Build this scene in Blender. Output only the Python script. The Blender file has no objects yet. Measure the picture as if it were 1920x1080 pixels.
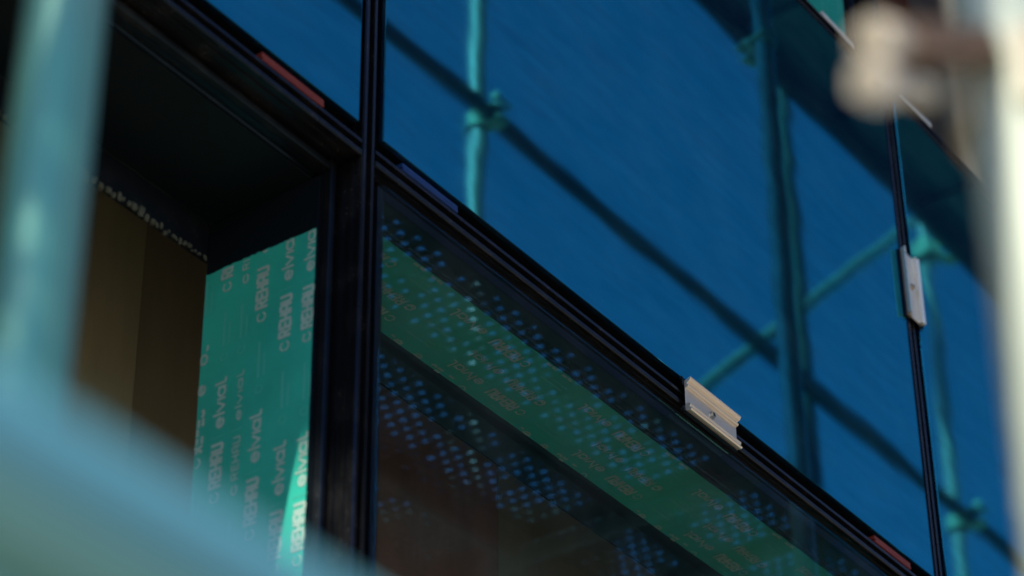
import bpy, bmesh, math, random
from mathutils import Vector, Matrix

random.seed(7)
scene = bpy.context.scene
R = math.radians

# ------------------------------------------------------------------ camera
cam_data = bpy.data.cameras.new("camera")
cam = bpy.data.objects.new("camera", cam_data)
scene.collection.objects.link(cam)
right = Vector((0.58137976, -0.81358458, -0.00881548))
up = -Vector((0.44992559, 0.33050219, -0.82965973))
back = -Vector((0.67791190, 0.47838106, 0.55819980))
M4 = Matrix.Identity(4)
for i in range(3):
    M4[i][0], M4[i][1], M4[i][2] = right[i], up[i], back[i]
M4[0][3], M4[1][3], M4[2][3] = -2.0735333, -1.6764490, -1.9980821
cam.matrix_world = M4
cam_data.sensor_width = 36.0
cam_data.lens = 93.793
cam_data.clip_start = 0.02
cam_data.clip_end = 3000
cam_data.dof.use_dof = True
cam_data.dof.focus_distance = 3.80
cam_data.dof.aperture_fstop = 4.0
scene.camera = cam

# ------------------------------------------------------------------ light
SUN_EL = 48.0            # degrees above the horizon
SUN_AZ = 11.0            # the sun stands towards -X, this many degrees turned to -Y
sx, sy, sz = (-math.cos(R(SUN_AZ)) * math.cos(R(SUN_EL)),
              -math.sin(R(SUN_AZ)) * math.cos(R(SUN_EL)), math.sin(R(SUN_EL)))
world = bpy.data.worlds.new("World")
scene.world = world
world.use_nodes = True
wn = world.node_tree.nodes
wl = world.node_tree.links
wn.clear()
sky = wn.new("ShaderNodeTexSky")
sky.sky_type = 'NISHITA'
sky.sun_disc = False
sky.sun_elevation = R(SUN_EL)
sky.sun_rotation = math.atan2(sx, sy)
sky.air_density = 1.0
sky.dust_density = 0.4
sky.ozone_density = 8.0
bg = wn.new("ShaderNodeBackground")
bg.inputs[1].default_value = 0.15
wo = wn.new("ShaderNodeOutputWorld")
wl.new(sky.outputs[0], bg.inputs[0])
wl.new(bg.outputs[0], wo.inputs[0])

sun_data = bpy.data.lights.new("sun", 'SUN')
sun_data.energy = 4.2
sun_data.angle = R(0.5)
sun_data.color = (1.0, 0.90, 0.74)
sun = bpy.data.objects.new("sun", sun_data)
scene.collection.objects.link(sun)
sun.rotation_euler = Vector((sx, sy, sz)).to_track_quat('Z', 'Y').to_euler()
sun.location = (-20, -4, 22)

vs = scene.view_settings
vs.view_transform = 'Standard'
vs.look = 'None'
vs.gamma = 1.0
vs.exposure = 0.40
vs.use_curve_mapping = False
scene.cycles.max_bounces = 10
scene.cycles.transparent_max_bounces = 16
scene.cycles.glossy_bounces = 5
scene.cycles.caustics_reflective = False
scene.cycles.caustics_refractive = False
scene.cycles.sample_clamp_indirect = 4.0
scene.cycles.use_denoising = True


# ------------------------------------------------------------------ materials
def new_mat(name):
    m = bpy.data.materials.new(name)
    m.use_nodes = True
    return m, m.node_tree.nodes, m.node_tree.links


def principled(name, col, rough=0.5, metal=0.0, spec=0.5, var=0.0, var_scale=8.0,
               bump=0.0, bump_scale=40.0, stretch=(1, 1, 1), rough_var=0.0, col2=None):
    m, n, l = new_mat(name)
    p = n["Principled BSDF"]
    p.inputs["Base Color"].default_value = (*col, 1)
    p.inputs["Roughness"].default_value = rough
    p.inputs["Metallic"].default_value = metal
    p.inputs["Specular IOR Level"].default_value = spec
    tc = n.new("ShaderNodeTexCoord")
    mp = n.new("ShaderNodeMapping")
    mp.inputs["Scale"].default_value = stretch
    l.new(tc.outputs["Object"], mp.inputs["Vector"])
    if var > 0 or rough_var > 0:
        t = n.new("ShaderNodeTexNoise")
        t.inputs["Scale"].default_value = var_scale
        t.inputs["Detail"].default_value = 7
        t.inputs["Roughness"].default_value = 0.65
        l.new(mp.outputs[0], t.inputs["Vector"])
        if var > 0:
            mix = n.new("ShaderNodeMix")
            mix.data_type = 'RGBA'
            c2 = col2 if col2 else tuple(c * (1 - var) for c in col)
            mix.inputs[6].default_value = (*col, 1)
            mix.inputs[7].default_value = (*c2, 1)
            ra = n.new("ShaderNodeMapRange")
            ra.inputs[1].default_value = 0.35
            ra.inputs[2].default_value = 0.68
            l.new(t.outputs["Fac"], ra.inputs[0])
            l.new(ra.outputs[0], mix.inputs[0])
            l.new(mix.outputs[2], p.inputs["Base Color"])
        if rough_var > 0:
            rr = n.new("ShaderNodeMapRange")
            rr.inputs[1].default_value = 0.3
            rr.inputs[2].default_value = 0.7
            rr.inputs[3].default_value = max(0.02, rough - rough_var)
            rr.inputs[4].default_value = min(1, rough + rough_var)
            l.new(t.outputs["Fac"], rr.inputs[0])
            l.new(rr.outputs[0], p.inputs["Roughness"])
    if bump > 0:
        b = n.new("ShaderNodeBump")
        b.inputs["Strength"].default_value = bump
        b.inputs["Distance"].default_value = 0.002
        tb = n.new("ShaderNodeTexNoise")
        tb.inputs["Scale"].default_value = bump_scale
        tb.inputs["Detail"].default_value = 5
        l.new(mp.outputs[0], tb.inputs["Vector"])
        l.new(tb.outputs["Fac"], b.inputs["Height"])
        l.new(b.outputs[0], p.inputs["Normal"])
    return m


def dusty_black(name, col, rough, spec, speck=0.16, scale=130.0):
    """black coated metal or rubber with fine pale specks of building dust"""
    m, n, l = new_mat(name)
    p = n["Principled BSDF"]
    p.inputs["Roughness"].default_value = rough
    p.inputs["Specular IOR Level"].default_value = spec
    p.inputs["Specular Tint"].default_value = (0.20, 0.55, 1.0, 1)      # blue put into the reflections against the brown ground bounce
    tc = n.new("ShaderNodeTexCoord")
    v = n.new("ShaderNodeTexVoronoi")
    v.inputs["Scale"].default_value = scale
    l.new(tc.outputs["Object"], v.inputs["Vector"])
    sm = n.new("ShaderNodeMapRange")
    sm.inputs[1].default_value = 0.06
    sm.inputs[2].default_value = 0.16
    sm.inputs[3].default_value = 1
    sm.inputs[4].default_value = 0
    l.new(v.outputs["Distance"], sm.inputs[0])
    ns = n.new("ShaderNodeTexNoise")
    ns.inputs["Scale"].default_value = 22
    ns.inputs["Detail"].default_value = 6
    l.new(tc.outputs["Object"], ns.inputs["Vector"])
    gate = n.new("ShaderNodeMapRange")
    gate.inputs[1].default_value = 0.5
    gate.inputs[2].default_value = 0.72
    l.new(ns.outputs["Fac"], gate.inputs[0])
    mul = n.new("ShaderNodeMath")
    mul.operation = 'MULTIPLY'
    l.new(sm.outputs[0], mul.inputs[0])
    l.new(gate.outputs[0], mul.inputs[1])
    film = n.new("ShaderNodeMath")
    film.operation = 'MULTIPLY_ADD'
    film.inputs[1].default_value = 0.06
    l.new(gate.outputs[0], film.inputs[0])
    l.new(mul.outputs[0], film.inputs[2])
    mix = n.new("ShaderNodeMix")
    mix.data_type = 'RGBA'
    mix.inputs[6].default_value = (*col, 1)
    mix.inputs[7].default_value = (speck * 0.95, speck * 0.98, speck * 0.95, 1)
    l.new(film.outputs[0], mix.inputs[0])
    l.new(mix.outputs[2], p.inputs["Base Color"])
    return m


def spandrel_material(name):
    """opaque blue coated glass: deep blue body, tinted mirror-like coating, slight roller wave"""
    m, n, l = new_mat(name)
    n.clear()
    out = n.new("ShaderNodeOutputMaterial")
    tc = n.new("ShaderNodeTexCoord")
    mp = n.new("ShaderNodeMapping")
    mp.inputs["Scale"].default_value = (1.0, 1.0, 2.2)
    mp.inputs["Rotation"].default_value = (0, R(9), 0)
    l.new(tc.outputs["Object"], mp.inputs["Vector"])
    wav = n.new("ShaderNodeTexNoise")
    wav.inputs["Scale"].default_value = 2.3
    wav.inputs["Detail"].default_value = 1.5
    l.new(mp.outputs[0], wav.inputs["Vector"])
    bump = n.new("ShaderNodeBump")
    bump.inputs["Strength"].default_value = 0.08
    bump.inputs["Distance"].default_value = 0.006
    l.new(wav.outputs["Fac"], bump.inputs["Height"])
    mp2 = n.new("ShaderNodeMapping")
    mp2.inputs["Scale"].default_value = (2.0, 2.0, 11.0)
    mp2.inputs["Rotation"].default_value = (0, R(14), 0)
    l.new(tc.outputs["Object"], mp2.inputs["Vector"])
    st = n.new("ShaderNodeTexNoise")
    st.inputs["Scale"].default_value = 4.0
    st.inputs["Detail"].default_value = 6
    st.inputs["Distortion"].default_value = 0.6
    l.new(mp2.outputs[0], st.inputs["Vector"])
    mr = n.new("ShaderNodeMapRange")
    mr.inputs[1].default_value = 0.25
    mr.inputs[2].default_value = 0.75
    mr.inputs[3].default_value = 0.86
    mr.inputs[4].default_value = 1.05
    l.new(st.outputs["Fac"], mr.inputs[0])
    colr = n.new("ShaderNodeMix")
    colr.data_type = 'RGBA'
    colr.blend_type = 'MULTIPLY'
    colr.inputs[0].default_value = 1.0
    colr.inputs[6].default_value = (0.020, 0.245, 0.310, 1)
    l.new(mr.outputs[0], colr.inputs[7])
    gl = n.new("ShaderNodeBsdfGlossy")
    gl.inputs["Roughness"].default_value = 0.03
    l.new(colr.outputs[2], gl.inputs["Color"])
    l.new(bump.outputs[0], gl.inputs["Normal"])
    df = n.new("ShaderNodeBsdfDiffuse")
    # faint uneven film of site dust on the blue body colour
    dn = n.new("ShaderNodeTexNoise")
    dn.inputs["Scale"].default_value = 5.5
    dn.inputs["Detail"].default_value = 9
    dn.inputs["Roughness"].default_value = 0.7
    l.new(mp.outputs[0], dn.inputs["Vector"])
    dr = n.new("ShaderNodeValToRGB")
    dr.color_ramp.elements[0].position = 0.42
    dr.color_ramp.elements[0].color = (0.001, 0.008, 0.026, 1)
    dr.color_ramp.elements[1].position = 0.80
    dr.color_ramp.elements[1].color = (0.009, 0.028, 0.047, 1)
    l.new(dn.outputs["Fac"], dr.inputs[0])
    l.new(dr.outputs[0], df.inputs["Color"])
    add = n.new("ShaderNodeAddShader")
    l.new(gl.outputs[0], add.inputs[0])
    l.new(df.outputs[0], add.inputs[1])
    l.new(add.outputs[0], out.inputs["Surface"])
    return m


def clear_glass(name, f0, tint, gcol):
    m, n, l = new_mat(name)
    n.clear()
    out = n.new("ShaderNodeOutputMaterial")
    lw = n.new("ShaderNodeLayerWeight")
    lw.inputs["Blend"].default_value = 0.5
    pw = n.new("ShaderNodeMath")
    pw.operation = 'POWER'
    pw.inputs[1].default_value = 5.0
    l.new(lw.outputs["Facing"], pw.inputs[0])
    fr = n.new("ShaderNodeMath")
    fr.operation = 'MULTIPLY_ADD'
    fr.inputs[1].default_value = 1.0 - f0
    fr.inputs[2].default_value = f0
    l.new(pw.outputs[0], fr.inputs[0])
    tr = n.new("ShaderNodeBsdfTransparent")
    tr.inputs[0].default_value = (*tint, 1)
    gl = n.new("ShaderNodeBsdfGlossy")
    gl.inputs["Color"].default_value = (*gcol, 1)
    gl.inputs["Roughness"].default_value = 0.012
    tc = n.new("ShaderNodeTexCoord")
    # thin film of site dust, seen as a faint veil
    ns = n.new("ShaderNodeTexNoise")
    ns.inputs["Scale"].default_value = 9
    ns.inputs["Detail"].default_value = 8
    l.new(tc.outputs["Object"], ns.inputs["Vector"])
    mr = n.new("ShaderNodeMapRange")
    mr.inputs[1].default_value = 0.35
    mr.inputs[2].default_value = 0.8
    mr.inputs[3].default_value = 0.0
    mr.inputs[4].default_value = 0.03
    l.new(ns.outputs["Fac"], mr.inputs[0])
    df = n.new("ShaderNodeBsdfDiffuse")
    df.inputs[0].default_value = (0.30, 0.33, 0.34, 1)
    m1 = n.new("ShaderNodeMixShader")
    l.new(fr.outputs[0], m1.inputs[0])
    l.new(tr.outputs[0], m1.inputs[1])
    l.new(gl.outputs[0], m1.inputs[2])
    m2 = n.new("ShaderNodeMixShader")
    l.new(mr.outputs[0], m2.inputs[0])
    l.new(m1.outputs[0], m2.inputs[1])
    l.new(df.outputs[0], m2.inputs[2])
    l.new(m2.outputs[0], out.inputs["Surface"])
    return m


MAT = {}
MAT["frame"] = dusty_black("black_powder_coated_aluminium", (0.004, 0.0055, 0.0075), 0.26, 0.40, 0.05, 190)
MAT["gasket"] = dusty_black("black_rubber", (0.006, 0.006, 0.006), 0.42, 0.35, 0.22, 150)
MAT["nose"] = dusty_black("black_anodised_nose", (0.006, 0.006, 0.007), 0.24, 0.42, 0.16, 140)
MAT["lining"] = principled("dark_blue_grey_lining", (0.004, 0.009, 0.014), 0.45, 0, 0.25, var=0.35, var_scale=6)
MAT["fascia"] = dusty_black("black_membrane", (0.006, 0.007, 0.009), 0.6, 0.25, 0.12, 90)
MAT["film"] = principled("green_protective_film", (0.042, 0.60, 0.47), 0.33, 0, 0.4, var=0.25, var_scale=5, bump=0.45, bump_scale=16)
MAT["print"] = principled("white_print_on_film", (0.44, 0.66, 0.60), 0.4, 0, 0.4, var=0.18, var_scale=60)
MAT["faint"] = principled("faint_print_on_film", (0.11, 0.58, 0.49), 0.4, 0, 0.4)
MAT["spandrel"] = spandrel_material("blue_coated_spandrel_glass")
MAT["glass"] = clear_glass("window_glass", 0.155, (0.95, 0.98, 0.985), (0.16, 0.75, 1.0))
MAT["inner_glass"] = clear_glass("inner_window_glass", 0.006, (0.96, 0.985, 0.99), (0.16, 0.75, 1.0))
MAT["edge"] = dusty_black("black_edge_seal", (0.004, 0.004, 0.005), 0.5, 0.3, 0.08, 120)
MAT["alu"] = principled("mill_finish_aluminium", (0.92, 0.84, 0.70), 0.40, 0.75, 0.5, var=0.10, var_scale=30,
                        bump=0.05, bump_scale=120, stretch=(1, 8, 8), rough_var=0.06)
MAT["steel"] = principled("bolt_steel", (0.62, 0.58, 0.50), 0.3, 1.0, 0.5, var=0.25, var_scale=90)
MAT["black"] = principled("socket_black", (0.01, 0.01, 0.01), 0.6)
MAT["red"] = principled("red_plastic", (0.23, 0.038, 0.026), 0.45, 0, 0.4, var=0.2, var_scale=40)
MAT["blue"] = principled("blue_plastic", (0.012, 0.05, 0.20), 0.45, 0, 0.4, var=0.2, var_scale=40)
MAT["white"] = principled("pale_grey_plastic", (0.62, 0.64, 0.60), 0.5, 0, 0.4, var=0.15, var_scale=40)
MAT["tube"] = principled("galvanised_tube", (0.56, 0.58, 0.55), 0.42, 0.45, 0.5, var=0.25, var_scale=7,
                         stretch=(1, 1, 0.25), bump=0.06, bump_scale=60, rough_var=0.1)
MAT["tube_teal"] = principled("skylight_teal_tube", (0.115, 0.385, 0.31), 0.36, 0.25, 0.5, var=0.6, var_scale=9, col2=(0.20, 0.37, 0.31),  # galvanised tube in shade; bluish skylight put into the colour
                              stretch=(1, 1, 0.25), bump=0.06, bump_scale=60, rough_var=0.1)
MAT["tube_wash"] = principled("skylight_cyan_tube", (0.18, 0.52, 0.60), 0.34, 0.2, 0.5, var=0.25, var_scale=7,  # cool skylight on the shaded ledger put into the base colour
                              stretch=(1, 1, 0.25), bump=0.06, bump_scale=60, rough_var=0.1)
MAT["tube_pale"] = principled("sunlit_tone_galvanised_tube", (0.88, 0.64, 0.66), 0.42, 0.3, 0.5, var=0.3, var_scale=9,  # galvanised tubes in sun; warm brightness put into the base colour
                              stretch=(1, 1, 0.25), bump=0.06, bump_scale=60, rough_var=0.1)
MAT["tube_cream"] = principled("sunlit_cream_tube", (0.60, 0.68, 0.55), 0.45, 0.1, 0.4, var=0.2, var_scale=6,  # galvanised standard; cream of direct sun put into its base colour
                               stretch=(1, 1, 0.25), bump=0.06, bump_scale=60, rough_var=0.1)
MAT["tube_grey"] = principled("grey_galvanised_tube", (0.66, 0.66, 0.64), 0.36, 0.4, 0.5, var=0.45, var_scale=11,
                              stretch=(1, 1, 0.35), bump=0.1, bump_scale=40, rough_var=0.12)
MAT["rusty"] = principled("rusty_steel", (0.24, 0.15, 0.09), 0.7, 0.1, 0.4, var=0.5, var_scale=60, bump=0.2, bump_scale=90)
MAT["bright_steel"] = principled("bright_zinc", (0.95, 0.85, 0.66), 0.4, 0.1, 0.5, var=0.2, var_scale=40)
MAT["tube_dark"] = principled("shade_darkened_tube", (0.055, 0.065, 0.07), 0.5, 0.3, 0.4, var=0.4, var_scale=7,  # darker copy of the galvanised tube, shade put into the colour
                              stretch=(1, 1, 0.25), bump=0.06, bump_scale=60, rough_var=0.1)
MAT["coupler"] = principled("zinc_coupler", (0.66, 0.58, 0.42), 0.45, 0.25, 0.5, var=0.3, var_scale=40, bump=0.15, bump_scale=80)
MAT["deck"] = principled("galvanised_deck", (0.060, 0.066, 0.070), 0.55, 0.3, 0.4, var=0.35, var_scale=6, bump=0.1, bump_scale=30)
MAT["deck_board"] = principled("weathered_deck_board", (0.30, 0.35, 0.38), 0.7, 0, 0.3, var=0.4, var_scale=4, stretch=(0.4, 3, 3))
MAT["ply"] = principled("brown_plywood", (0.25, 0.24, 0.15), 0.6, 0, 0.3, var=0.4, var_scale=3, stretch=(1.4, 1.4, 0.25),
                        bump=0.1, bump_scale=25)
MAT["ply_dark"] = principled("dark_brown_plywood", (0.22, 0.20, 0.135), 0.6, 0, 0.3, var=0.4, var_scale=3, stretch=(1.4, 1.4, 0.25))
MAT["ply_red"] = principled("red_brown_plywood", (0.30, 0.17, 0.13), 0.6, 0, 0.3, var=0.5, var_scale=4, stretch=(1.4, 1.4, 0.4))
MAT["redboard"] = principled("red_brown_board", (0.16, 0.06, 0.035), 0.6, 0, 0.3, var=0.4, var_scale=5)
MAT["concrete"] = principled("concrete", (0.16, 0.155, 0.145), 0.85, 0, 0.3, var=0.3, var_scale=3, bump=0.3, bump_scale=20)
MAT["foam"] = principled("cured_foam", (0.09, 0.105, 0.085), 0.8, 0, 0.3, var=0.3, var_scale=80, bump=0.3, bump_scale=150)
MAT["ground"] = principled("sandy_site_ground", (0.42, 0.33, 0.23), 0.95, 0, 0.2, var=0.35, var_scale=0.8, bump=0.5, bump_scale=6)
MAT["render"] = principled("brown_render", (0.085, 0.068, 0.06), 0.9, 0, 0.2, var=0.2, var_scale=0.5)
MAT["dark_window"] = principled("dark_window_glass", (0.02, 0.025, 0.03), 0.08, 0, 0.6)

# ------------------------------------------------------------------ helpers
COL = scene.collection


def obj(name, verts, faces, mat, parent=None, smooth=False):
    me = bpy.data.meshes.new(name)
    me.from_pydata([tuple(v) for v in verts], [], faces)
    me.update()
    bm = bmesh.new()
    bm.from_mesh(me)
    bmesh.ops.recalc_face_normals(bm, faces=bm.faces)
    bm.to_mesh(me)
    bm.free()
    if smooth:
        for p in me.polygons:
            p.use_smooth = True
    me.materials.append(MAT[mat])
    o = bpy.data.objects.new(name, me)
    COL.objects.link(o)
    if parent is not None:
        o.parent = parent
    return o


def empty(name, loc=(0, 0, 0)):
    o = bpy.data.objects.new(name, None)
    o.location = loc
    o.empty_display_size = 0.05
    COL.objects.link(o)
    return o


def tag(o, label, cat, group=None):
    o["label"] = label
    o["category"] = cat
    if group:
        o["group"] = group
    return o


def structure(o):
    o["kind"] = "structure"
    return o


class MB:
    def __init__(self):
        self.v = []
        self.f = []

    def add(self, vs_, fs_):
        b = len(self.v)
        self.v += [tuple(x) for x in vs_]
        self.f += [tuple(i + b for i in f) for f in fs_]
        return self

    def box(self, x0, x1, y0, y1, z0, z1):
        vv = [(x, y, z) for x in (x0, x1) for y in (y0, y1) for z in (z0, z1)]
        return self.add(vv, [(0, 1, 3, 2), (4, 6, 7, 5), (0, 4, 5, 1), (2, 3, 7, 6), (0, 2, 6, 4), (1, 5, 7, 3)])

    def bbox(self, x0, x1, y0, y1, z0, z1, b):
        """box with chamfered edges"""
        bm = bmesh.new()
        bmesh.ops.create_cube(bm, size=1)
        for v in bm.verts:
            v.co = Vector(((x0 + x1) / 2 + v.co.x * (x1 - x0), (y0 + y1) / 2 + v.co.y * (y1 - y0), (z0 + z1) / 2 + v.co.z * (z1 - z0)))
        bmesh.ops.bevel(bm, geom=bm.edges[:], offset=b, segments=2, affect='EDGES', profile=0.6)
        bm.verts.ensure_lookup_table()
        self.add([v.co[:] for v in bm.verts], [tuple(v.index for v in f.verts) for f in bm.faces])
        bm.free()
        return self

    def prism(self, pts, axis, a, b):
        """extrude 2D outline pts along axis ('x': pts=(y,z); 'z': pts=(x,y))"""
        n = len(pts)
        if axis == 'x':
            A = [(a, p[0], p[1]) for p in pts]
            B = [(b, p[0], p[1]) for p in pts]
        elif axis == 'z':
            A = [(p[0], p[1], a) for p in pts]
            B = [(p[0], p[1], b) for p in pts]
        else:
            A = [(p[0], a, p[1]) for p in pts]
            B = [(p[0], b, p[1]) for p in pts]
        fs = [(i, (i + 1) % n, (i + 1) % n + n, i + n) for i in range(n)]
        fs += [tuple(range(n)), tuple(range(2 * n - 1, n - 1, -1))]
        return self.add(A + B, fs)

    def tube(self, p0, p1, r, seg=20, r2=None, caps=True, hollow=0.0):
        p0, p1 = Vector(p0), Vector(p1)
        d = (p1 - p0).normalized()
        u = d.orthogonal().normalized()
        w = d.cross(u)
        r2 = r if r2 is None else r2
        A = [p0 + (u * math.cos(t) + w * math.sin(t)) * r for t in [2 * math.pi * i / seg for i in range(seg)]]
        B = [p1 + (u * math.cos(t) + w * math.sin(t)) * r2 for t in [2 * math.pi * i / seg for i in range(seg)]]
        fs = [(i, (i + 1) % seg, (i + 1) % seg + seg, i + seg) for i in range(seg)]
        if hollow > 0:
            A2 = [p0 + (a - p0) * hollow for a in A]
            B2 = [p1 + (b - p1) * hollow for b in B]
            vv = A + B + A2 + B2
            s = seg
            for i in range(s):
                j = (i + 1) % s
                fs.append((2 * s + i, 3 * s + i, 3 * s + j, 2 * s + j))
                fs.append((i, 2 * s + i, 2 * s + j, j))
                fs.append((s + i, s + j, 3 * s + j, 3 * s + i))
            return self.add(vv, fs)
        if caps:
            fs += [tuple(range(seg - 1, -1, -1)), tuple(range(seg, 2 * seg))]
        return self.add(A + B, fs)

    def build(self, name, mat, parent=None, smooth=False):
        return obj(name, self.v, self.f, mat, parent, smooth)


def shade_auto(o, angle=35):
    """smooth shading on the round parts only"""
    me = o.data
    bm = bmesh.new()
    bm.from_mesh(me)
    for f in bm.faces:
        f.smooth = True
    for e in bm.edges:
        if len(e.link_faces) == 2:
            e.smooth = e.calc_face_angle(0) < R(angle)
    bm.to_mesh(me)
    bm.free()
    return o


# ------------------------------------------------------------------ ground
GZ = -4.6
gv, gf = [], []
NG = 40
for i in range(NG + 1):
    for j in range(NG + 1):
        u = (i / NG * 2 - 1)
        v = (j / NG * 2 - 1)
        x = math.copysign(abs(u) ** 3, u) * 600
        y = math.copysign(abs(v) ** 3, v) * 600
        gv.append((x, y, GZ + (random.uniform(-0.04, 0.04) if max(abs(x), abs(y)) < 60 else 0)))
for i in range(NG):
    for j in range(NG):
        a = i * (NG + 1) + j
        gf.append((a, a + NG + 1, a + NG + 2, a + 1))
structure(obj("ground", gv, gf, "ground", smooth=True))

# ------------------------------------------------------------------ curtain wall grid
MX = [-3.0, -1.5, 0.0, 1.5125, 3.02]          # mullion centre lines
Z_T = [-2.40, 0.0, 1.07, 3.40]                # transom centre lines
HALF = 0.027
wall = empty("curtain_wall", (0, 0, GZ))
wall_off = Vector((0, 0, -GZ))
tag(wall, "black aluminium curtain wall grid of mullions and transoms holding the blue glass", "curtain wall")


def wpart(mb, name, mat, parent=None):
    """part in world coordinates under the curtain wall"""
    o = mb.build(name, mat)
    o.parent = parent if parent is not None else wall
    if parent is None:
        o.location = wall_off
    return o


# the nose outline (distance from the glass plane, half width) with its ribs
nose_prof = [(0.050, 0.0105), (0.036, 0.0105), (0.036, 0.0135), (0.032, 0.0135), (0.032, 0.0105), (0.021, 0.0105),
             (0.021, 0.0130), (0.017, 0.0130), (0.017, 0.0105), (0.009, 0.0105), (0.009, 0.0125), (0.004, 0.0125),
             (0.0025, 0.0105), (0.0025, 0.0055), (0.012, 0.0045), (0.012, 0.0)]
nose_sec = nose_prof[:-1] + [(y, -w) for y, w in reversed(nose_prof[:-1])]
box_sec_half = [(0.0505, HALF), (0.058, HALF + 0.001), (0.060, HALF - 0.002), (0.066, HALF - 0.002), (0.068, HALF), (0.235, HALF)]
box_sec = box_sec_half + [(y, -w) for y, w in reversed(box_sec_half)]
gasket_half = [(0.0500, 0.0150), (0.0500, 0.0268), (0.0415, 0.0262), (0.0400, 0.0245), (0.0415, 0.0225), (0.0445, 0.0215),
               (0.0415, 0.0195), (0.0410, 0.0165), (0.0440, 0.0150)]

for x in MX:
    mb = MB()
    mb.prism([(x + w, y) for y, w in box_sec], 'z', GZ, 7.4)
    mu = wpart(mb, "mullion", "frame")
    wpart(MB().prism([(x + w, y) for y, w in nose_sec], 'z', GZ + 0.01, 7.39), "mullion_nose", "nose", mu)
    for s in (-1, 1):
        wpart(MB().prism([(x + s * w, y) for y, w in gasket_half], 'z', GZ + 0.01, 7.39), "mullion_gasket", "gasket", mu)
    # fixing screws in the side of the nose
    k = 0
    zz = -0.87
    while zz < 1.6:
        for s in (-1, 1):
            hx = x + s * 0.0105
            o = wpart(MB().tube((hx, 0.0062, zz), (hx + s * 0.0014, 0.0062, zz), 0.0017, 10), "screw", "steel", mu)
        zz += 0.142

for bi in range(len(MX) - 1):
    xa, xb = MX[bi], MX[bi + 1]
    for z in Z_T:
        tb = wpart(MB().prism([(y, z + w) for y, w in box_sec], 'x', xa + HALF + 0.0012, xb - HALF - 0.0012), "transom", "frame")
        wpart(MB().prism([(y, z + w) for y, w in nose_sec], 'x', xa + 0.0140, xb - 0.0140), "transom_nose", "nose", tb)
        for s in (-1, 1):
            wpart(MB().prism([(y, z + s * w) for y, w in gasket_half], 'x', xa + HALF + 0.0012, xb - HALF - 0.0012), "transom_gasket", "gasket", tb)

# ------------------------------------------------------------------ glass units
def spandrel(xa, xb, z0, z1, label, grp="blue spandrel panels"):
    t = empty("spandrel_panel", ((xa + xb) / 2, 0, z0))
    tag(t, label, "glass panel", grp)
    cx = (xa + xb) / 2
    w = (xb - xa) / 2
    MB().bbox(-w, w, 0.0, 0.008, 0, z1 - z0, 0.0012).build("pane", "spandrel", t)
    MB().box(-w + 0.002, w - 0.002, 0.0085, 0.0385, 0.002, z1 - z0 - 0.002).build("edge_seal", "edge", t)
    return t


G = 0.0245
labels = {0: "blue spandrel panel two bays to the left, outside the blurred left tube",
          1: "blue spandrel panel above the open bay, left of the near mullion",
          2: "large blue spandrel panel between the two mullions, mirroring scaffold tubes",
          3: "narrow-looking blue spandrel panel right of the far mullion by the pale tube"}
for bi in (1, 2, 3):
    spandrel(MX[bi] + G, MX[bi + 1] - G, 0.031, 1.07 - 0.022, labels[bi])

# clear double glazed unit below the main transom, middle bay
wg = empty("window_glass", (0.756, 0, -2.37))
tag(wg, "clear double glazed window below the transom, green film showing through it", "window")
w = (MX[3] - MX[2]) / 2 - G
H = 2.37 - 0.037
op = MB().bbox(-w, w, 0.0, 0.006, 0, H, 0.001).build("outer_pane", "glass", wg)
op.data.materials.append(MAT["inner_glass"])
for p in op.data.polygons:
    p.material_index = 0 if p.normal.y < -0.5 else 1      # the coating is on the front face only
MB().box(-w, w, 0.032, 0.037, 0.0, H).build("inner_pane", "inner_glass", wg)
sp = MB()
for (a, b, c, d) in ((-w, w, 0, 0.013), (-w, w, H - 0.013, H), (-w, -w + 0.013, 0.0131, H - 0.0131), (w - 0.013, w, 0.0131, H - 0.0131)):
    sp.box(a, b, 0.0068, 0.0312, c, d)
sp.build("edge_spacer", "edge", wg)

# ------------------------------------------------------------------ lettering
def arc(cx, cy, rx, ry, a0, a1, n=14):
    return [(cx + rx * math.cos(R(a0 + (a1 - a0) * i / n)), cy + ry * math.sin(R(a0 + (a1 - a0) * i / n))) for i in range(n + 1)]


# strokes on a grid whose x-height is 1; each letter: (advance, [polylines])
ROUND = {
    'e': (1.16, [[(0.04, 0.52), (0.96, 0.52)] + arc(0.5, 0.5, 0.46, 0.46, 4, 318)[1:]]),
    'l': (0.46, [[(0.2, 0.0), (0.2, 1.48)]]),
    'v': (1.08, [[(0.04, 0.98), (0.5, 0.04), (0.96, 0.98)]]),
    'i': (0.42, [[(0.18, 0.0), (0.18, 0.98)]]),
    'a': (1.20, [arc(0.5, 0.5, 0.46, 0.46, 0, 360, 20), [(0.96, 0.98), (0.96, 0.0)]]),
    'L': (0.7, [[(0.18, 1.48), (0.18, 0.16), (0.30, 0.03), (0.62, 0.0)]]),
}
BLOCK = {
    'R': (0.74, [[(0.1, 0), (0.1, 1), (0.46, 1), (0.56, 0.9), (0.56, 0.62), (0.46, 0.5), (0.1, 0.5)], [(0.34, 0.5), (0.58, 0)]]),
    'E': (0.66, [[(0.54, 1), (0.1, 1), (0.1, 0), (0.54, 0)], [(0.1, 0.5), (0.48, 0.5)]]),
    'H': (0.74, [[(0.1, 0), (0.1, 1)], [(0.58, 0), (0.58, 1)], [(0.1, 0.5), (0.58, 0.5)]]),
    'A': (0.74, [[(0.1, 0), (0.1, 0.88), (0.2, 1), (0.48, 1), (0.58, 0.88), (0.58, 0)], [(0.1, 0.42), (0.58, 0.42)]]),
    'U': (0.70, [[(0.1, 1), (0.1, 0.12), (0.2, 0), (0.48, 0), (0.58, 0.12), (0.58, 1)]]),
}


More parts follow.
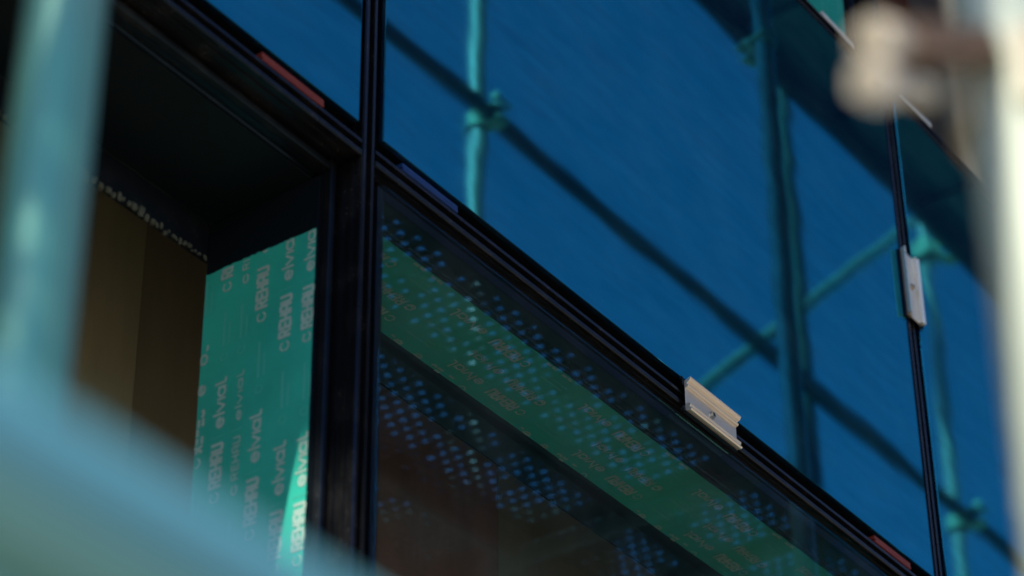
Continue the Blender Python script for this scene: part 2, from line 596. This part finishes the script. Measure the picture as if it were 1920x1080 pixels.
def ribbon(mb, pts, wd, place):
    for a, b in zip(pts[:-1], pts[1:]):
        dx, dy = b[0] - a[0], b[1] - a[1]
        L = math.hypot(dx, dy)
        if L < 1e-9:
            continue
        nx, ny = -dy / L * wd / 2, dx / L * wd / 2
        ex, ey = dx / L * wd * 0.3, dy / L * wd * 0.3
        q = [(a[0] - ex + nx, a[1] - ey + ny), (a[0] - ex - nx, a[1] - ey - ny), (b[0] + ex - nx, b[1] + ey - ny), (b[0] + ex + nx, b[1] + ey + ny)]
        mb.k = getattr(mb, "k", 0) + 1
        h = (mb.k % 29) * 1.1e-5          # strokes overlap: each lies a hair above the last
        mb.add([place(p[0], p[1], h) for p in q], [(0, 1, 2, 3)])


def word(mb, font, chars, u0, v0, length, height, wd, place, clip=None, unit_h=1.0):
    total = sum(font[c][0] for c in chars)
    sx_ = length / total
    sy_ = height / unit_h
    u = u0
    for c in chars:
        adv, strokes = font[c]
        for s in strokes:
            pts = [(u + px * sx_, v0 + py * sy_) for px, py in s]
            if clip:
                if not all(clip(*p) for p in pts):
                    # keep the points that are inside the film
                    pts = [p for p in pts if clip(*p)]
            if len(pts) > 1:
                ribbon(mb, pts, wd, place)
        u += adv * sx_


def motif(bright, faint, u_e0, v0, place, clip=None, thin=False, scale_v=1.0):
    """one repeat of the print, reading along +u: ring, block word, bar, round word, then small print"""
    hgt = 0.0166 * scale_v
    word(bright, ROUND, "elviaL", u_e0, v0, 0.071, hgt, 0.0032 if not thin else 0.0016, place, clip, 1.48)
    word(bright, BLOCK, "REHAU", u_e0 - 0.083, v0, 0.062, hgt * 0.98, 0.0043 if not thin else 0.0018, place, clip)
    c = arc(u_e0 - 0.0955, v0 + hgt * 0.45, 0.0062, 0.0062 * scale_v, 35, 160, 8)
    c2 = arc(u_e0 - 0.0955, v0 + hgt * 0.45, 0.0062, 0.0062 * scale_v, 185, 335, 8)
    for cc in (c, c2):
        if (clip is None) or all(clip(*p) for p in cc):
            ribbon(bright, cc, 0.0024, place)
    # thin bar between the words
    bar = [(u_e0 - 0.0125, v0 - 0.003), (u_e0 - 0.0125, v0 + hgt + 0.004)]
    if clip is None or all(clip(*p) for p in bar):
        ribbon(faint, bar, 0.0009, place)
    # small print lines
    for dv, n, lw in ((0.008, 22, 0.0026), (-0.001, 14, 0.0018)):
        for k in range(n):
            a = u_e0 + 0.118 + k * 0.0023
            ln = random.uniform(0.0011, 0.0019)
            seg = [(a, v0 + dv), (a + ln, v0 + dv)]
            if clip is None or all(clip(*p) for p in seg):
                ribbon(faint, seg, lw, place)
    rg = arc(u_e0 + 0.101, v0 + 0.006, 0.0055, 0.0055, 0, 320, 12)
    if clip is None or all(clip(*p) for p in rg):
        ribbon(faint, rg, 0.0012, place)


# ------------------------------------------------------------------ reveal linings
def reveal(xa, xb, zt, label, film_head, film_jamb, foam, grp="window reveals"):
    """head soffit, fascia and the far jamb lining of one bay; zt is the transom above"""
    t = empty("window_reveal", (xb - HALF, 0.06, zt - 0.09))
    tag(t, label, "window reveal", grp)
    off = Vector((-(xb - HALF), -0.06, -(zt - 0.09)))

    def P(mb, name, mat, parent=None):
        mb.v = [tuple(Vector(v) + off) for v in mb.v]
        return mb.build(name, mat, parent if parent is not None else t)

    zs = zt - 0.0285
    fac = P(MB().box(xa + HALF + 0.002, xb - HALF - 0.001, 0.2365, 0.2400, zs - 0.0600, zs + 0.10), "fascia", "fascia")
    P(MB().box(xa + HALF + 0.002, xb - HALF - 0.004, 0.0690, 0.2360, zs - 0.0030, zs), "soffit_lining", "lining")
    P(MB().box(xb - HALF - 0.0035, xb - HALF - 0.0008, 0.0560, 0.2350, zt - 2.34, zs - 0.0035), "jamb_lining", "lining")
    if film_head:
        y0, y1 = 0.0725, 0.212
        zf = zs - 0.0036
        x0, x1 = xa + HALF + 0.004, xb - HALF - 0.006
        nx = 60
        vv, ff = [], []
        for i in range(nx + 1):
            x = x0 + (x1 - x0) * i / nx
            e = random.uniform(-0.0008, 0.0008)
            vv += [(x, y0 + e, zf), (x, y1 + e * 0.5, zf), (x, y1 + e * 0.5, zf - 0.0005), (x, y0 + e, zf - 0.0005)]
        for i in range(nx):
            for k in range(4):
                a, b = i * 4 + k, i * 4 + (k + 1) % 4
                ff.append((a, b, b + 4, a + 4))
        fm = P(MB().add(vv, ff), "protective_film", "film")
        br, fa = MB(), MB()
        zp = zf - 0.0009
        clip = lambda u, v: y0 + 0.001 < v < y1 - 0.001 and x0 + 0.004 < -u < x1 - 0.004
        pl = lambda u, v, h=0.0: (-u, v, zp - h)
        for row, (v0, phase, thin, sv) in enumerate(((0.0600, 0.470, False, 1.0), (0.0945, 0.380, False, 1.0), (0.1360, 0.477, True, 1.0),
                                                     (0.1395, 0.4755, True, 0.8), (0.1740, 0.481, False, 1.0), (0.2040, 0.379, False, 1.0))):
            for k in range(-3, 8):
                motif(br, fa, -(phase + k * 0.302), v0, pl, clip, thin, sv)
        for k in range(-1, 5):
            xs = 0.592 + k * 0.302
            if x0 < xs < x1:
                ribbon(fa, [(-xs, 0.137), (-xs - 0.002, 0.208)], 0.0008, pl)
                ribbon(fa, [(-xs - 0.18, 0.0745), (-xs - 0.178, 0.128)], 0.0008, pl)
        P(br, "printed_lettering", "print", fm)
        P(fa, "faint_lettering", "faint", fm)
    if film_jamb:
        xf = xb - HALF - 0.0040
        y0, y1 = 0.0568, 0.2343
        top = zt - 0.1105
        bot = zt - 2.30
        vv, ff = [], []
        ny = 40
        for i in range(ny + 1):
            y = y0 + (y1 - y0) * i / ny
            e = random.uniform(-0.0012, 0.0012)
            vv += [(xf, y, bot), (xf, y, top + e), (xf - 0.0005, y, top + e), (xf - 0.0005, y, bot)]
        for i in range(ny):
            for k in range(4):
                a, b = i * 4 + k, i * 4 + (k + 1) % 4
                ff.append((a, b, b + 4, a + 4))
        fm = P(MB().add(vv, ff), "protective_film", "film")
        br, fa = MB(), MB()
        xp = xf - 0.0009
        clip = lambda u, v: bot + 0.01 < u < top - 0.002 and y0 - 0.004 < v < y1 - 0.001
        pl = lambda u, v, h=0.0: (xp - h, v, u)
        for v0, ph, thin, sv in ((0.0578, -0.472, False, 0.92), (0.0915, -0.472, False, 1.0), (0.1310, -0.415, False, 1.0),
                                 (0.1625, -0.347, True, 0.62), (0.1900, -0.347, False, 1.0), (0.2230, -0.29, False, 1.0)):
            for k in range(-7, 3):
                motif(br, fa, zt + ph + k * 0.300, v0, pl, clip, thin, sv)
        P(br, "printed_lettering", "print", fm)
        P(fa, "faint_lettering", "faint", fm)
    if foam:
        # beads of cured foam squeezed out along the lower edge of the fascia
        bm = bmesh.new()
        bmesh.ops.create_icosphere(bm, subdivisions=2, radius=1)
        for v in bm.verts:
            v.co *= 1 + random.uniform(-0.16, 0.16)
        base = bpy.data.meshes.new("foam_bead")
        bm.to_mesh(base)
        bm.free()
        for p in base.polygons:
            p.use_smooth = True
        base.materials.append(MAT["foam"])
        x = xb - HALF - 0.010
        while x > xb - 0.62:
            far = (xb - x)
            r = random.uniform(0.0022, 0.0045) if far < 0.13 else random.uniform(0.004, 0.0075)
            b = bpy.data.objects.new("foam_bead", base)
            COL.objects.link(b)
            b.parent = fac
            b.location = Vector((x, 0.2352 + random.uniform(-0.002, 0.001), zs - 0.0590 + random.uniform(-0.001, 0.005))) + off
            b.scale = (r * random.uniform(0.9, 1.7), r * 0.75, r * random.uniform(0.55, 0.95))
            b.rotation_euler = (random.random(), random.random() * 3, random.random())
            x -= r * random.uniform(1.3, 2.6)
        # thin bead of sealant where soffit meets fascia
        x = xb - HALF - 0.012
        sb = MB()
        pts = []
        while x > xb - 1.2:
            pts.append(Vector((x, 0.2350, zs - 0.0040 + random.uniform(-0.0009, 0.0009))))
            x -= 0.012
        for a, b in zip(pts[:-1], pts[1:]):
            sb.tube(a, b, random.uniform(0.0012, 0.0022), 6, random.uniform(0.0012, 0.0022), caps=False)
        P(sb, "sealant_bead", "lining", fac)
    return t


reveal(MX[1], MX[2], 0.0, "unglazed window opening with green printed film on its jamb, behind the left tube", False, True, True)
reveal(MX[2], MX[3], 0.0, "window head covered with green printed film, seen through the clear glass", True, True, False)
reveal(MX[2], MX[3], 3.40, "upper window opening with a scrap of green film at the top edge of the picture", False, True, False)
reveal(MX[3], MX[4], 3.40, "open upper bay with dark red-brown inside, beside the pale tube on the right", False, False, False)

# ------------------------------------------------------------------ inside of the building
def board(x0, x1, y, z0, z1, mat, label, grp):
    o = MB().bbox(x0, x1, y, y + 0.021, z0, z1, 0.002).build("plywood_board", mat)
    return tag(o, label, "board", grp)


board(-1.60, 0.126, 0.50, GZ, 0.40, "ply", "light brown plywood board leaning inside the open bay, left half", "boards inside the window")
board(0.135, 0.452, 0.545, GZ, 0.40, "ply_dark", "darker brown board inside the open bay, right of the light one", "boards inside the window")
board(0.454, 1.02, 0.540, GZ, 0.40, "ply_red", "reddish brown board standing behind the clear window below the green band", "boards inside the window")
board(1.022, 1.62, 0.541, GZ, 0.40, "ply", "olive brown board, lighter tone for a lit patch, standing deep behind the clear window, lower edge of picture", "boards inside the window")  # lighter tone stands in for a lit patch inside
board(1.622, 3.30, 0.545, GZ, 0.40, "ply_dark", "dark brown board behind the far mullion, low inside the building", "boards inside the window")
board(0.2, 4.2, 0.75, 1.12, 5.0, "redboard", "dark red-brown board inside the upper bay at top right", "boards inside the upper window")
slab = structure(MB().box(-3.2, 3.3, 0.262, 5.0, 0.42, 1.06).build("floor_slab", "concrete"))
structure(MB().box(-3.2, 3.3, 0.262, 5.0, 5.1, 5.5).build("upper_floor_slab", "concrete"))
structure(MB().box(-3.25, 3.35, 5.01, 5.2, GZ, 7.4).build("rear_wall", "concrete"))
structure(MB().box(-3.4, -3.22, 0.0, 5.2, GZ, 7.4).build("side_wall", "concrete"))
structure(MB().box(3.32, 3.5, 0.24, 5.2, GZ, 7.4).build("party_wall", "concrete"))
structure(MB().box(-3.2, 3.3, 0.0, 5.2, 7.41, 7.7).build("roof_slab", "concrete"))

# ------------------------------------------------------------------ glazing packers
def packer(x, z, mat, label, length=0.118, grp="glazing packers"):
    t = MB()
    t.bbox(-length / 2, length / 2, 0.0, 0.034, 0.0, 0.0066, 0.0008)
    t.bbox(-length / 2 + 0.001, length / 2 - 0.001, -0.001, 0.032, -0.0052, -0.0012, 0.0006)
    o = t.build("glazing_packer", mat)
    o.location = (x, 0.0035, z)
    return tag(o, label, "packer", grp)


packer(-0.148, 0.0185, "red", "bright red plastic packer under the blue glass left of the near mullion")
packer(0.128, 0.0185, "blue", "blue plastic packer in the transom just right of the near mullion")
packer(1.352, 0.0200, "red", "dull red packer in the transom at the lower right by the far mullion")
packer(1.345, 1.0885, "white", "pale packer on the upper transom left of the far mullion, under green film")
packer(1.640, 1.0885, "white", "pale packer on the upper transom right of the far mullion, below red-brown board")

# ------------------------------------------------------------------ pressure plate clips
# section: (across the joint, outwards) in metres
clip_sec = [(-0.0260, 0.0040), (-0.0265, 0.0115), (-0.0245, 0.0135), (-0.0225, 0.0125), (-0.0215, 0.0105), (-0.0195, 0.0105),
            (-0.0165, 0.0120), (-0.0145, 0.0115), (-0.0140, 0.0045), (0.0125, 0.0045), (0.0140, 0.0085), (0.0165, 0.0098),
            (0.0180, 0.0072), (0.0205, 0.0078), (0.0225, 0.0118), (0.0265, 0.0142), (0.0285, 0.0140), (0.0282, 0.0112),
            (0.0258, 0.0045), (0.0250, 0.0025), (-0.0240, 0.0025), (-0.0250, 0.0035)]


def clip_thing(loc, vertical, length, label):
    t = empty("pressure_plate_clip", loc)
    tag(t, label, "clip", "aluminium clips holding the glass")
    h = length / 2
    n = len(clip_sec)

    def sect(pts, a, b):
        return MB().prism([(-v, u) for u, v in pts], 'x', a, b)
    pl = sect(clip_sec, -h, h).build("plate", "alu", t)
    md = pl.modifiers.new("bevel", 'BEVEL')
    md.width = 0.0005
    md.segments = 2
    for s in (-1, 1):
        g = [(s * 0.0170, 0.0024), (s * 0.0272, 0.0024), (s * 0.0285, 0.0058 if s < 0 else 0.0030), (s * 0.0292, 0.0020), (s * 0.0285, 0.0004), (s * 0.0240, 0.0000), (s * 0.0170, 0.0008)]
        sect(g, -h - 0.004, h - 0.001).build("gasket_strip", "gasket", t)
    # curled torn ends of the gasket
    for s in (-1, 1):
        cu = MB()
        for k in range(10):
            a0, a1 = R(k * 34), R(k * 34 + 34)
            r0, r1 = 0.0042 - k * 0.0003, 0.0042 - (k + 1) * 0.0003
            p0 = (-h - 0.0055 - 0.0012 * k * 0.4, -0.0035 + r0 * math.sin(a0), s * 0.0255 + r0 * math.cos(a0))
            p1 = (-h - 0.0055 - 0.0012 * (k + 1) * 0.4, -0.0035 + r1 * math.sin(a1), s * 0.0255 + r1 * math.cos(a1))
            cu.tube(p0, p1, 0.0009, 6)
        cu.build("gasket_end", "gasket", t)
    wsh = MB().tube((0, -0.0045, -0.001), (0, -0.0060, -0.001), 0.0066, 24, 0.0062)
    shade_auto(wsh.build("washer", "steel", t))
    bo = MB().tube((0, -0.0060, -0.001), (0, -0.0095, -0.001), 0.0048, 24, 0.0044, hollow=0.52)
    bolt = shade_auto(bo.build("bolt", "steel", t))
    MB().tube((0, -0.0062, -0.001), (0, -0.0068, -0.001), 0.0026, 6).build("socket", "black", bolt)
    if vertical:
        t.rotation_euler = (0, R(-90), 0)
    return t


clip_thing((0.792, -0.0005, 0.0000), False, 0.138, "short ribbed aluminium clip with one bolt on the transom, in sharp focus")
clip_thing((1.5125, -0.0005, 0.6150), True, 0.138, "pale ribbed aluminium clip upright on the far mullion")

# ------------------------------------------------------------------ scaffold
TR = 0.02415


def scaffold_tube(name, p0, p1, label, cat, grp, r=TR, mat="tube"):
    p0, p1 = Vector(p0), Vector(p1)
    o = MB().tube((0, 0, 0), (0, 0, (p1 - p0).length), r, 28, hollow=0.86).build(name, mat)
    shade_auto(o)
    o.location = p0
    o.rotation_euler = (p1 - p0).to_track_quat('Z', 'Y').to_euler()
    return tag(o, label, cat, grp)


IY, OY = -0.75, -1.30
FY = -1.69            # outer row of the widened bays
GS = "scaffold standards"
scaffold_tube("scaffold_standard", (-1.222, IY, GZ), (-1.222, IY, 7.5), "blurred pale blue upright tube filling the left edge", "scaffold tube", GS, mat="tube_teal")
scaffold_tube("scaffold_standard", (-1.128, OY, GZ), (-1.128, OY, 7.5), "blurred cream upright tube filling the right edge", "scaffold tube", GS, mat="tube_cream")
scaffold_tube("scaffold_standard", (2.539, FY, GZ), (2.539, FY, 7.5), "bright upright tube mirrored in the large blue panel, near the mullion", "scaffold tube", GS, mat="tube_pale")
scaffold_tube("scaffold_standard", (2.392, -0.72, GZ), (2.392, -0.72, 7.5), "dark upright tube mirrored in the right half of the large blue panel", "scaffold tube", GS, mat="tube_grey")
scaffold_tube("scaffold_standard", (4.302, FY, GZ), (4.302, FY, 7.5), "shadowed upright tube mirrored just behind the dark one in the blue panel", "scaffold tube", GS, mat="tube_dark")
scaffold_tube("scaffold_standard", (5.300, FY, GZ), (5.300, FY, 7.5), "pale upright tube mirrored in the narrow panel right of the far mullion", "scaffold tube", GS, mat="tube_pale")
scaffold_tube("scaffold_standard", (-4.6, OY, GZ), (-4.6, OY, 7.5), "outer upright scaffold tube behind the camera to the left", "scaffold tube", GS)

GL = "scaffold ledgers"
scaffold_tube("scaffold_ledger", (-4.9, -1.245, -1.672), (-0.9, -1.245, -1.672), "thick blurred pale blue tube crossing the lower left corner", "scaffold tube", GL, mat="tube_wash")
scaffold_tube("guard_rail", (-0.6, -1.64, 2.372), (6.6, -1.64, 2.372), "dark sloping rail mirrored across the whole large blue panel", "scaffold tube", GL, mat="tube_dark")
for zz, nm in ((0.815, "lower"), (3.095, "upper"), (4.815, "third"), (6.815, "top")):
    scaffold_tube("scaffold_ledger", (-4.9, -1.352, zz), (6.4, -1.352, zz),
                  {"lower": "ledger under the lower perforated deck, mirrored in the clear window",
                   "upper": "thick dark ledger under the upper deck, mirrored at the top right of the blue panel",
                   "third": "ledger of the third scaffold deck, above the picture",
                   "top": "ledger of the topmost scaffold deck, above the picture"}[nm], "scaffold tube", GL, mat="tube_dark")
scaffold_tube("diagonal_brace", (3.40, -1.742, 1.829), (5.30, -1.742, 3.645), "diagonal brace mirrored rising to the right in the blue panel", "scaffold tube", "scaffold braces")


def coupler(loc, rot, label, scale=1.0, mat="coupler"):
    """double clamp: two saddles, two flaps, T-bolts with nuts"""
    t = empty("scaffold_coupler", loc)
    t.rotation_euler = rot
    t.scale = (scale,) * 3
    tag(t, label, "coupler", "scaffold couplers")

    def ring(ax):
        mb = MB()
        n = 22
        for i in range(n):
            a0, a1 = R(-150 + 300 * i / n), R(-150 + 300 * (i + 1) / n)
            ro, ri, hw = 0.0305, 0.0248, 0.021
            q = []
            for a in (a0, a1):
                for r in (ri, ro):
                    for h in (-hw, hw):
                        q.append((r * math.cos(a), r * math.sin(a), h))
            mb.add(q, [(0, 1, 5, 4), (2, 6, 7, 3), (0, 4, 6, 2), (1, 3, 7, 5), (0, 2, 3, 1), (4, 5, 7, 6)])
        if ax == 'x':
            mb.v = [(v[2], v[0] - 0.055, v[1]) for v in mb.v]
        return mb
    ring('z').build("clamp_saddle", mat, t)
    ring('x').build("clamp_saddle", mat, t)
    MB().bbox(-0.018, 0.018, -0.030, -0.024, -0.02, 0.02, 0.002).build("base_plate", mat, t)
    for (p, q) in (((-0.028, 0.032, 0.0), (-0.028, -0.030, 0.0)), ((-0.020, -0.086, 0.026), (0.046, -0.086, 0.026))):
        bo = shade_auto(MB().tube(p, q, 0.0062, 12).build("bolt", mat, t))
        P_, Q_ = Vector(p), Vector(q)
        d = (Q_ - P_).normalized()
        MB().tube(Q_ - d * 0.014, Q_ - d * 0.001, 0.0115, 6).build("nut", mat, bo)
    return t


def swivel_clamp(label):
    """clamp on the near outer standard whose arm and bolts reach towards the camera"""
    t = empty("swivel_clamp", (-1.128, OY, -1.229))
    tag(t, label, "coupler", "scaffold couplers")
    mb = MB()
    n = 26
    for i in range(n):
        a0, a1 = R(-155 + 310 * i / n), R(-155 + 310 * (i + 1) / n)
        ro, ri, hw = 0.0305, 0.0246, 0.021
        q = []
        for a in (a0, a1):
            for r in (ri, ro):
                for h in (-hw, hw):
                    q.append((r * math.cos(a), r * math.sin(a), h))
        mb.add(q, [(0, 1, 5, 4), (2, 6, 7, 3), (0, 4, 6, 2), (1, 3, 7, 5), (0, 2, 3, 1), (4, 5, 7, 6)])
    mb.build("clamp_saddle", "coupler", t)
    ar = MB().bbox(-0.110, 0.0, -0.007, 0.007, -0.009, 0.009, 0.003).build("arm", "rusty", t)
    ar.location = (-0.026, 0, 0.014)
    ar.rotation_euler = (0, R(-32), 0)
    for (p, q) in (((-0.095, 0.0, -0.032), (-0.150, 0.0, -0.062)), ((-0.100, 0.0, -0.060), (-0.158, 0.0, -0.090))):
        P_, Q_ = Vector(p), Vector(q)
        d = (Q_ - P_).normalized()
        bo = shade_auto(MB().tube(P_, Q_, 0.0055, 12).build("bolt", "coupler", t))
        MB().tube(Q_ - d * 0.016, Q_ - d * 0.001, 0.0100, 6).build("nut", "bright_steel", bo)
    return t


swivel_clamp("blurred cream clamp with two bright bolt ends on the right tube, top right corner")
coupler((2.539, FY, 2.372), (0, 0, R(180)), "small bright clamp mirrored where rail and bright tube cross", 1.1, "bright_steel")
coupler((5.300, FY, 3.500), (0, 0, R(150)), "pinkish clamp mirrored high beside the far mullion clip", 1.5, "bright_steel")
coupler((5.300, FY, 2.372), (0, 0, R(180)), "small white clamp mirrored at the lower right, right of the far mullion", 1.2, "bright_steel")
coupler((2.392, -0.72, 2.10), (0, 0, R(20)), "clamp mirrored at the top of the dark tube near the upper edge", 1.0, "bright_steel")
coupler((-1.128, OY, -1.672), (0, 0, R(180)), "clamp joining the lower ledger to the right tube, below the picture")

# transverse bearers under the decks
for lev, zz in enumerate((0.80, 3.05)):
    for bx, side in ((2.20, "near"), (2.50, "far")):
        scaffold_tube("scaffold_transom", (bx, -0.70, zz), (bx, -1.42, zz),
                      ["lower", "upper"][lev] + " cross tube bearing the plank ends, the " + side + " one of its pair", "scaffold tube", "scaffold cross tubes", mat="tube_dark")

# perforated steel planks
PL, PW = 3.40, 0.285
PX, PY = 0.0641, 0.0162


def plank_mesh():
    mb = MB()
    nx = int(PL / (PX / 2))
    cw, ch = PX / 2, PY * 1.0
    rows = 14
    y_start = 0.030
    hr = 0.0079
    grid = {}
    x0 = (PL - nx * cw) / 2

    def vert(x, y):
        k = (round(x, 5), round(y, 5))
        if k not in grid:
            grid[k] = len(mb.v)
            mb.v.append((x, y, 0.0))
        return grid[k]
    for i in range(nx):
        for j in range(rows):
            xa, xb = x0 + i * cw, x0 + (i + 1) * cw
            ya, yb = y_start + j * ch, y_start + (j + 1) * ch
            c = [vert(xa, ya), vert(xb, ya), vert(xb, yb), vert(xa, yb)]
            if (i + j) % 2 == 0 and 1 < i < nx - 2 and random.random() > 0.13:
                hr = 0.0085 * random.uniform(0.74, 1.05)
                if hr > ch * 0.53:
                    hr = ch * 0.53
                mx, my = (xa + xb) / 2, (ya + yb) / 2
                b = len(mb.v)
                ang = [-135, -90, -45, 0, 45, 90, 135, 180]
                for a in ang:
                    mb.v.append((mx + hr * math.cos(R(a)), my + hr * math.sin(R(a)), 0.0))
                # raised collar of the punched hole
                for a in ang:
                    mb.v.append((mx + hr * 0.97 * math.cos(R(a)), my + hr * 0.97 * math.sin(R(a)), 0.0010))
                mb.f += [(c[0], c[1], b + 2, b + 1, b + 0), (c[1], c[2], b + 4, b + 3, b + 2),
                         (c[2], c[3], b + 6, b + 5, b + 4), (c[3], c[0], b + 0, b + 7, b + 6)]
                for k in range(8):
                    mb.f.append((b + k, b + (k + 1) % 8, b + 8 + (k + 1) % 8, b + 8 + k))
            else:
                mb.f.append((c[0], c[1], c[2], c[3]))
    # solid margins, folded rims and end plates
    y1 = y_start + rows * ch
    mb.box(0, PL, 0.0, y_start, -0.0005, 0.0015)
    mb.box(0, PL, y1, PW, -0.0005, 0.0015)
    mb.box(0, PL, 0.0, 0.003, -0.055, -0.0006)
    mb.box(0, PL, PW - 0.003, PW, -0.055, -0.0006)
    mb.box(0, PL, 0.0031, 0.018, -0.055, -0.052)
    mb.box(0, PL, PW - 0.018, PW - 0.0031, -0.055, -0.052)
    mb.box(0, x0, y_start, y1, -0.0005, 0.0014)
    mb.box(PL - x0, PL, y_start, y1, -0.0005, 0.0014)
    mb.box(0.0, 0.004, 0.004, PW - 0.004, -0.05, -0.0007)
    mb.box(PL - 0.004, PL, 0.004, PW - 0.004, -0.05, -0.0007)
    me = bpy.data.meshes.new("deck_plank")
    me.from_pydata(mb.v, [], mb.f)
    me.materials.append(MAT["deck"])
    me.update()
    return me


pm = plank_mesh()


def solid_plank_mesh():
    """closed deck unit: flat board in a folded steel frame with cross ribs below"""
    mb = MB()
    mb.box(0, PL, 0.0, PW, 0.0, 0.012)
    mb.box(0, PL, 0.0, 0.003, -0.055, -0.0006)
    mb.box(0, PL, PW - 0.003, PW, -0.055, -0.0006)
    for k in range(1, 6):
        mb.box(PL * k / 6 - 0.012, PL * k / 6 + 0.012, 0.004, PW - 0.004, -0.03, -0.0007)
    mb.box(0.0, 0.004, 0.004, PW - 0.004, -0.05, -0.0007)
    mb.box(PL - 0.004, PL, 0.004, PW - 0.004, -0.05, -0.0007)
    me = bpy.data.meshes.new("solid_deck_plank")
    me.from_pydata(mb.v, [], mb.f)
    me.materials.append(MAT["deck_board"])
    me.update()
    return me


sm_ = solid_plank_mesh()
lv_name = {0.9: "lower", 3.16: "second", 4.9: "third", 6.9: "topmost"}
bay_name = {-4.70: "end bay behind the camera", -1.09: "bay next to the blurred tubes", 2.318: "bay beyond the dark tube"}
for zl in (0.9, 3.16, 4.9, 6.9):
    for xs in (-4.70, -1.09, 2.318):
        for k, ys in enumerate((-1.068, -1.366, -1.660) if zl < 2 else (-1.068, -1.366)):
            o = bpy.data.objects.new("deck_plank", pm if zl < 2 else sm_)
            COL.objects.link(o)
            o.location = (xs, ys, zl)
            tag(o, ("perforated steel" if zl < 2 else "closed board") + " plank, %s one of the %s deck, %s" % (("inner", "middle" if zl < 2 else "outer", "outer")[k], lv_name[zl], bay_name[xs]),
                "scaffold plank", "scaffold planks")

# ------------------------------------------------------------------ neighbouring building (mirrored in the clear window)
nb = empty("neighbour_building", (30, -24, GZ))
tag(nb, "brown neighbouring building mirrored dark in the clear window", "building")
nb.rotation_euler = (0, 0, R(-36))
NH = 25.1
MB().box(0, 10, -17, 4.2, 0, NH).build("wall", "render", nb)
MB().box(-0.25, 10.2, -17.2, 4.35, NH + 0.003, NH + 0.35).build("roof", "concrete", nb)
for fl in range(7):
    for wv in range(6):
        y = -15.2 + wv * 3.2
        z = 1.2 + fl * 3.0
        wd_ = MB().box(-0.02, 0.12, y, y + 1.4, z, z + 1.5).build("window", "dark_window", nb)
        MB().box(-0.10, -0.022, y - 0.1, y + 1.5, z - 0.1, z - 0.004).build("sill", "concrete", wd_)
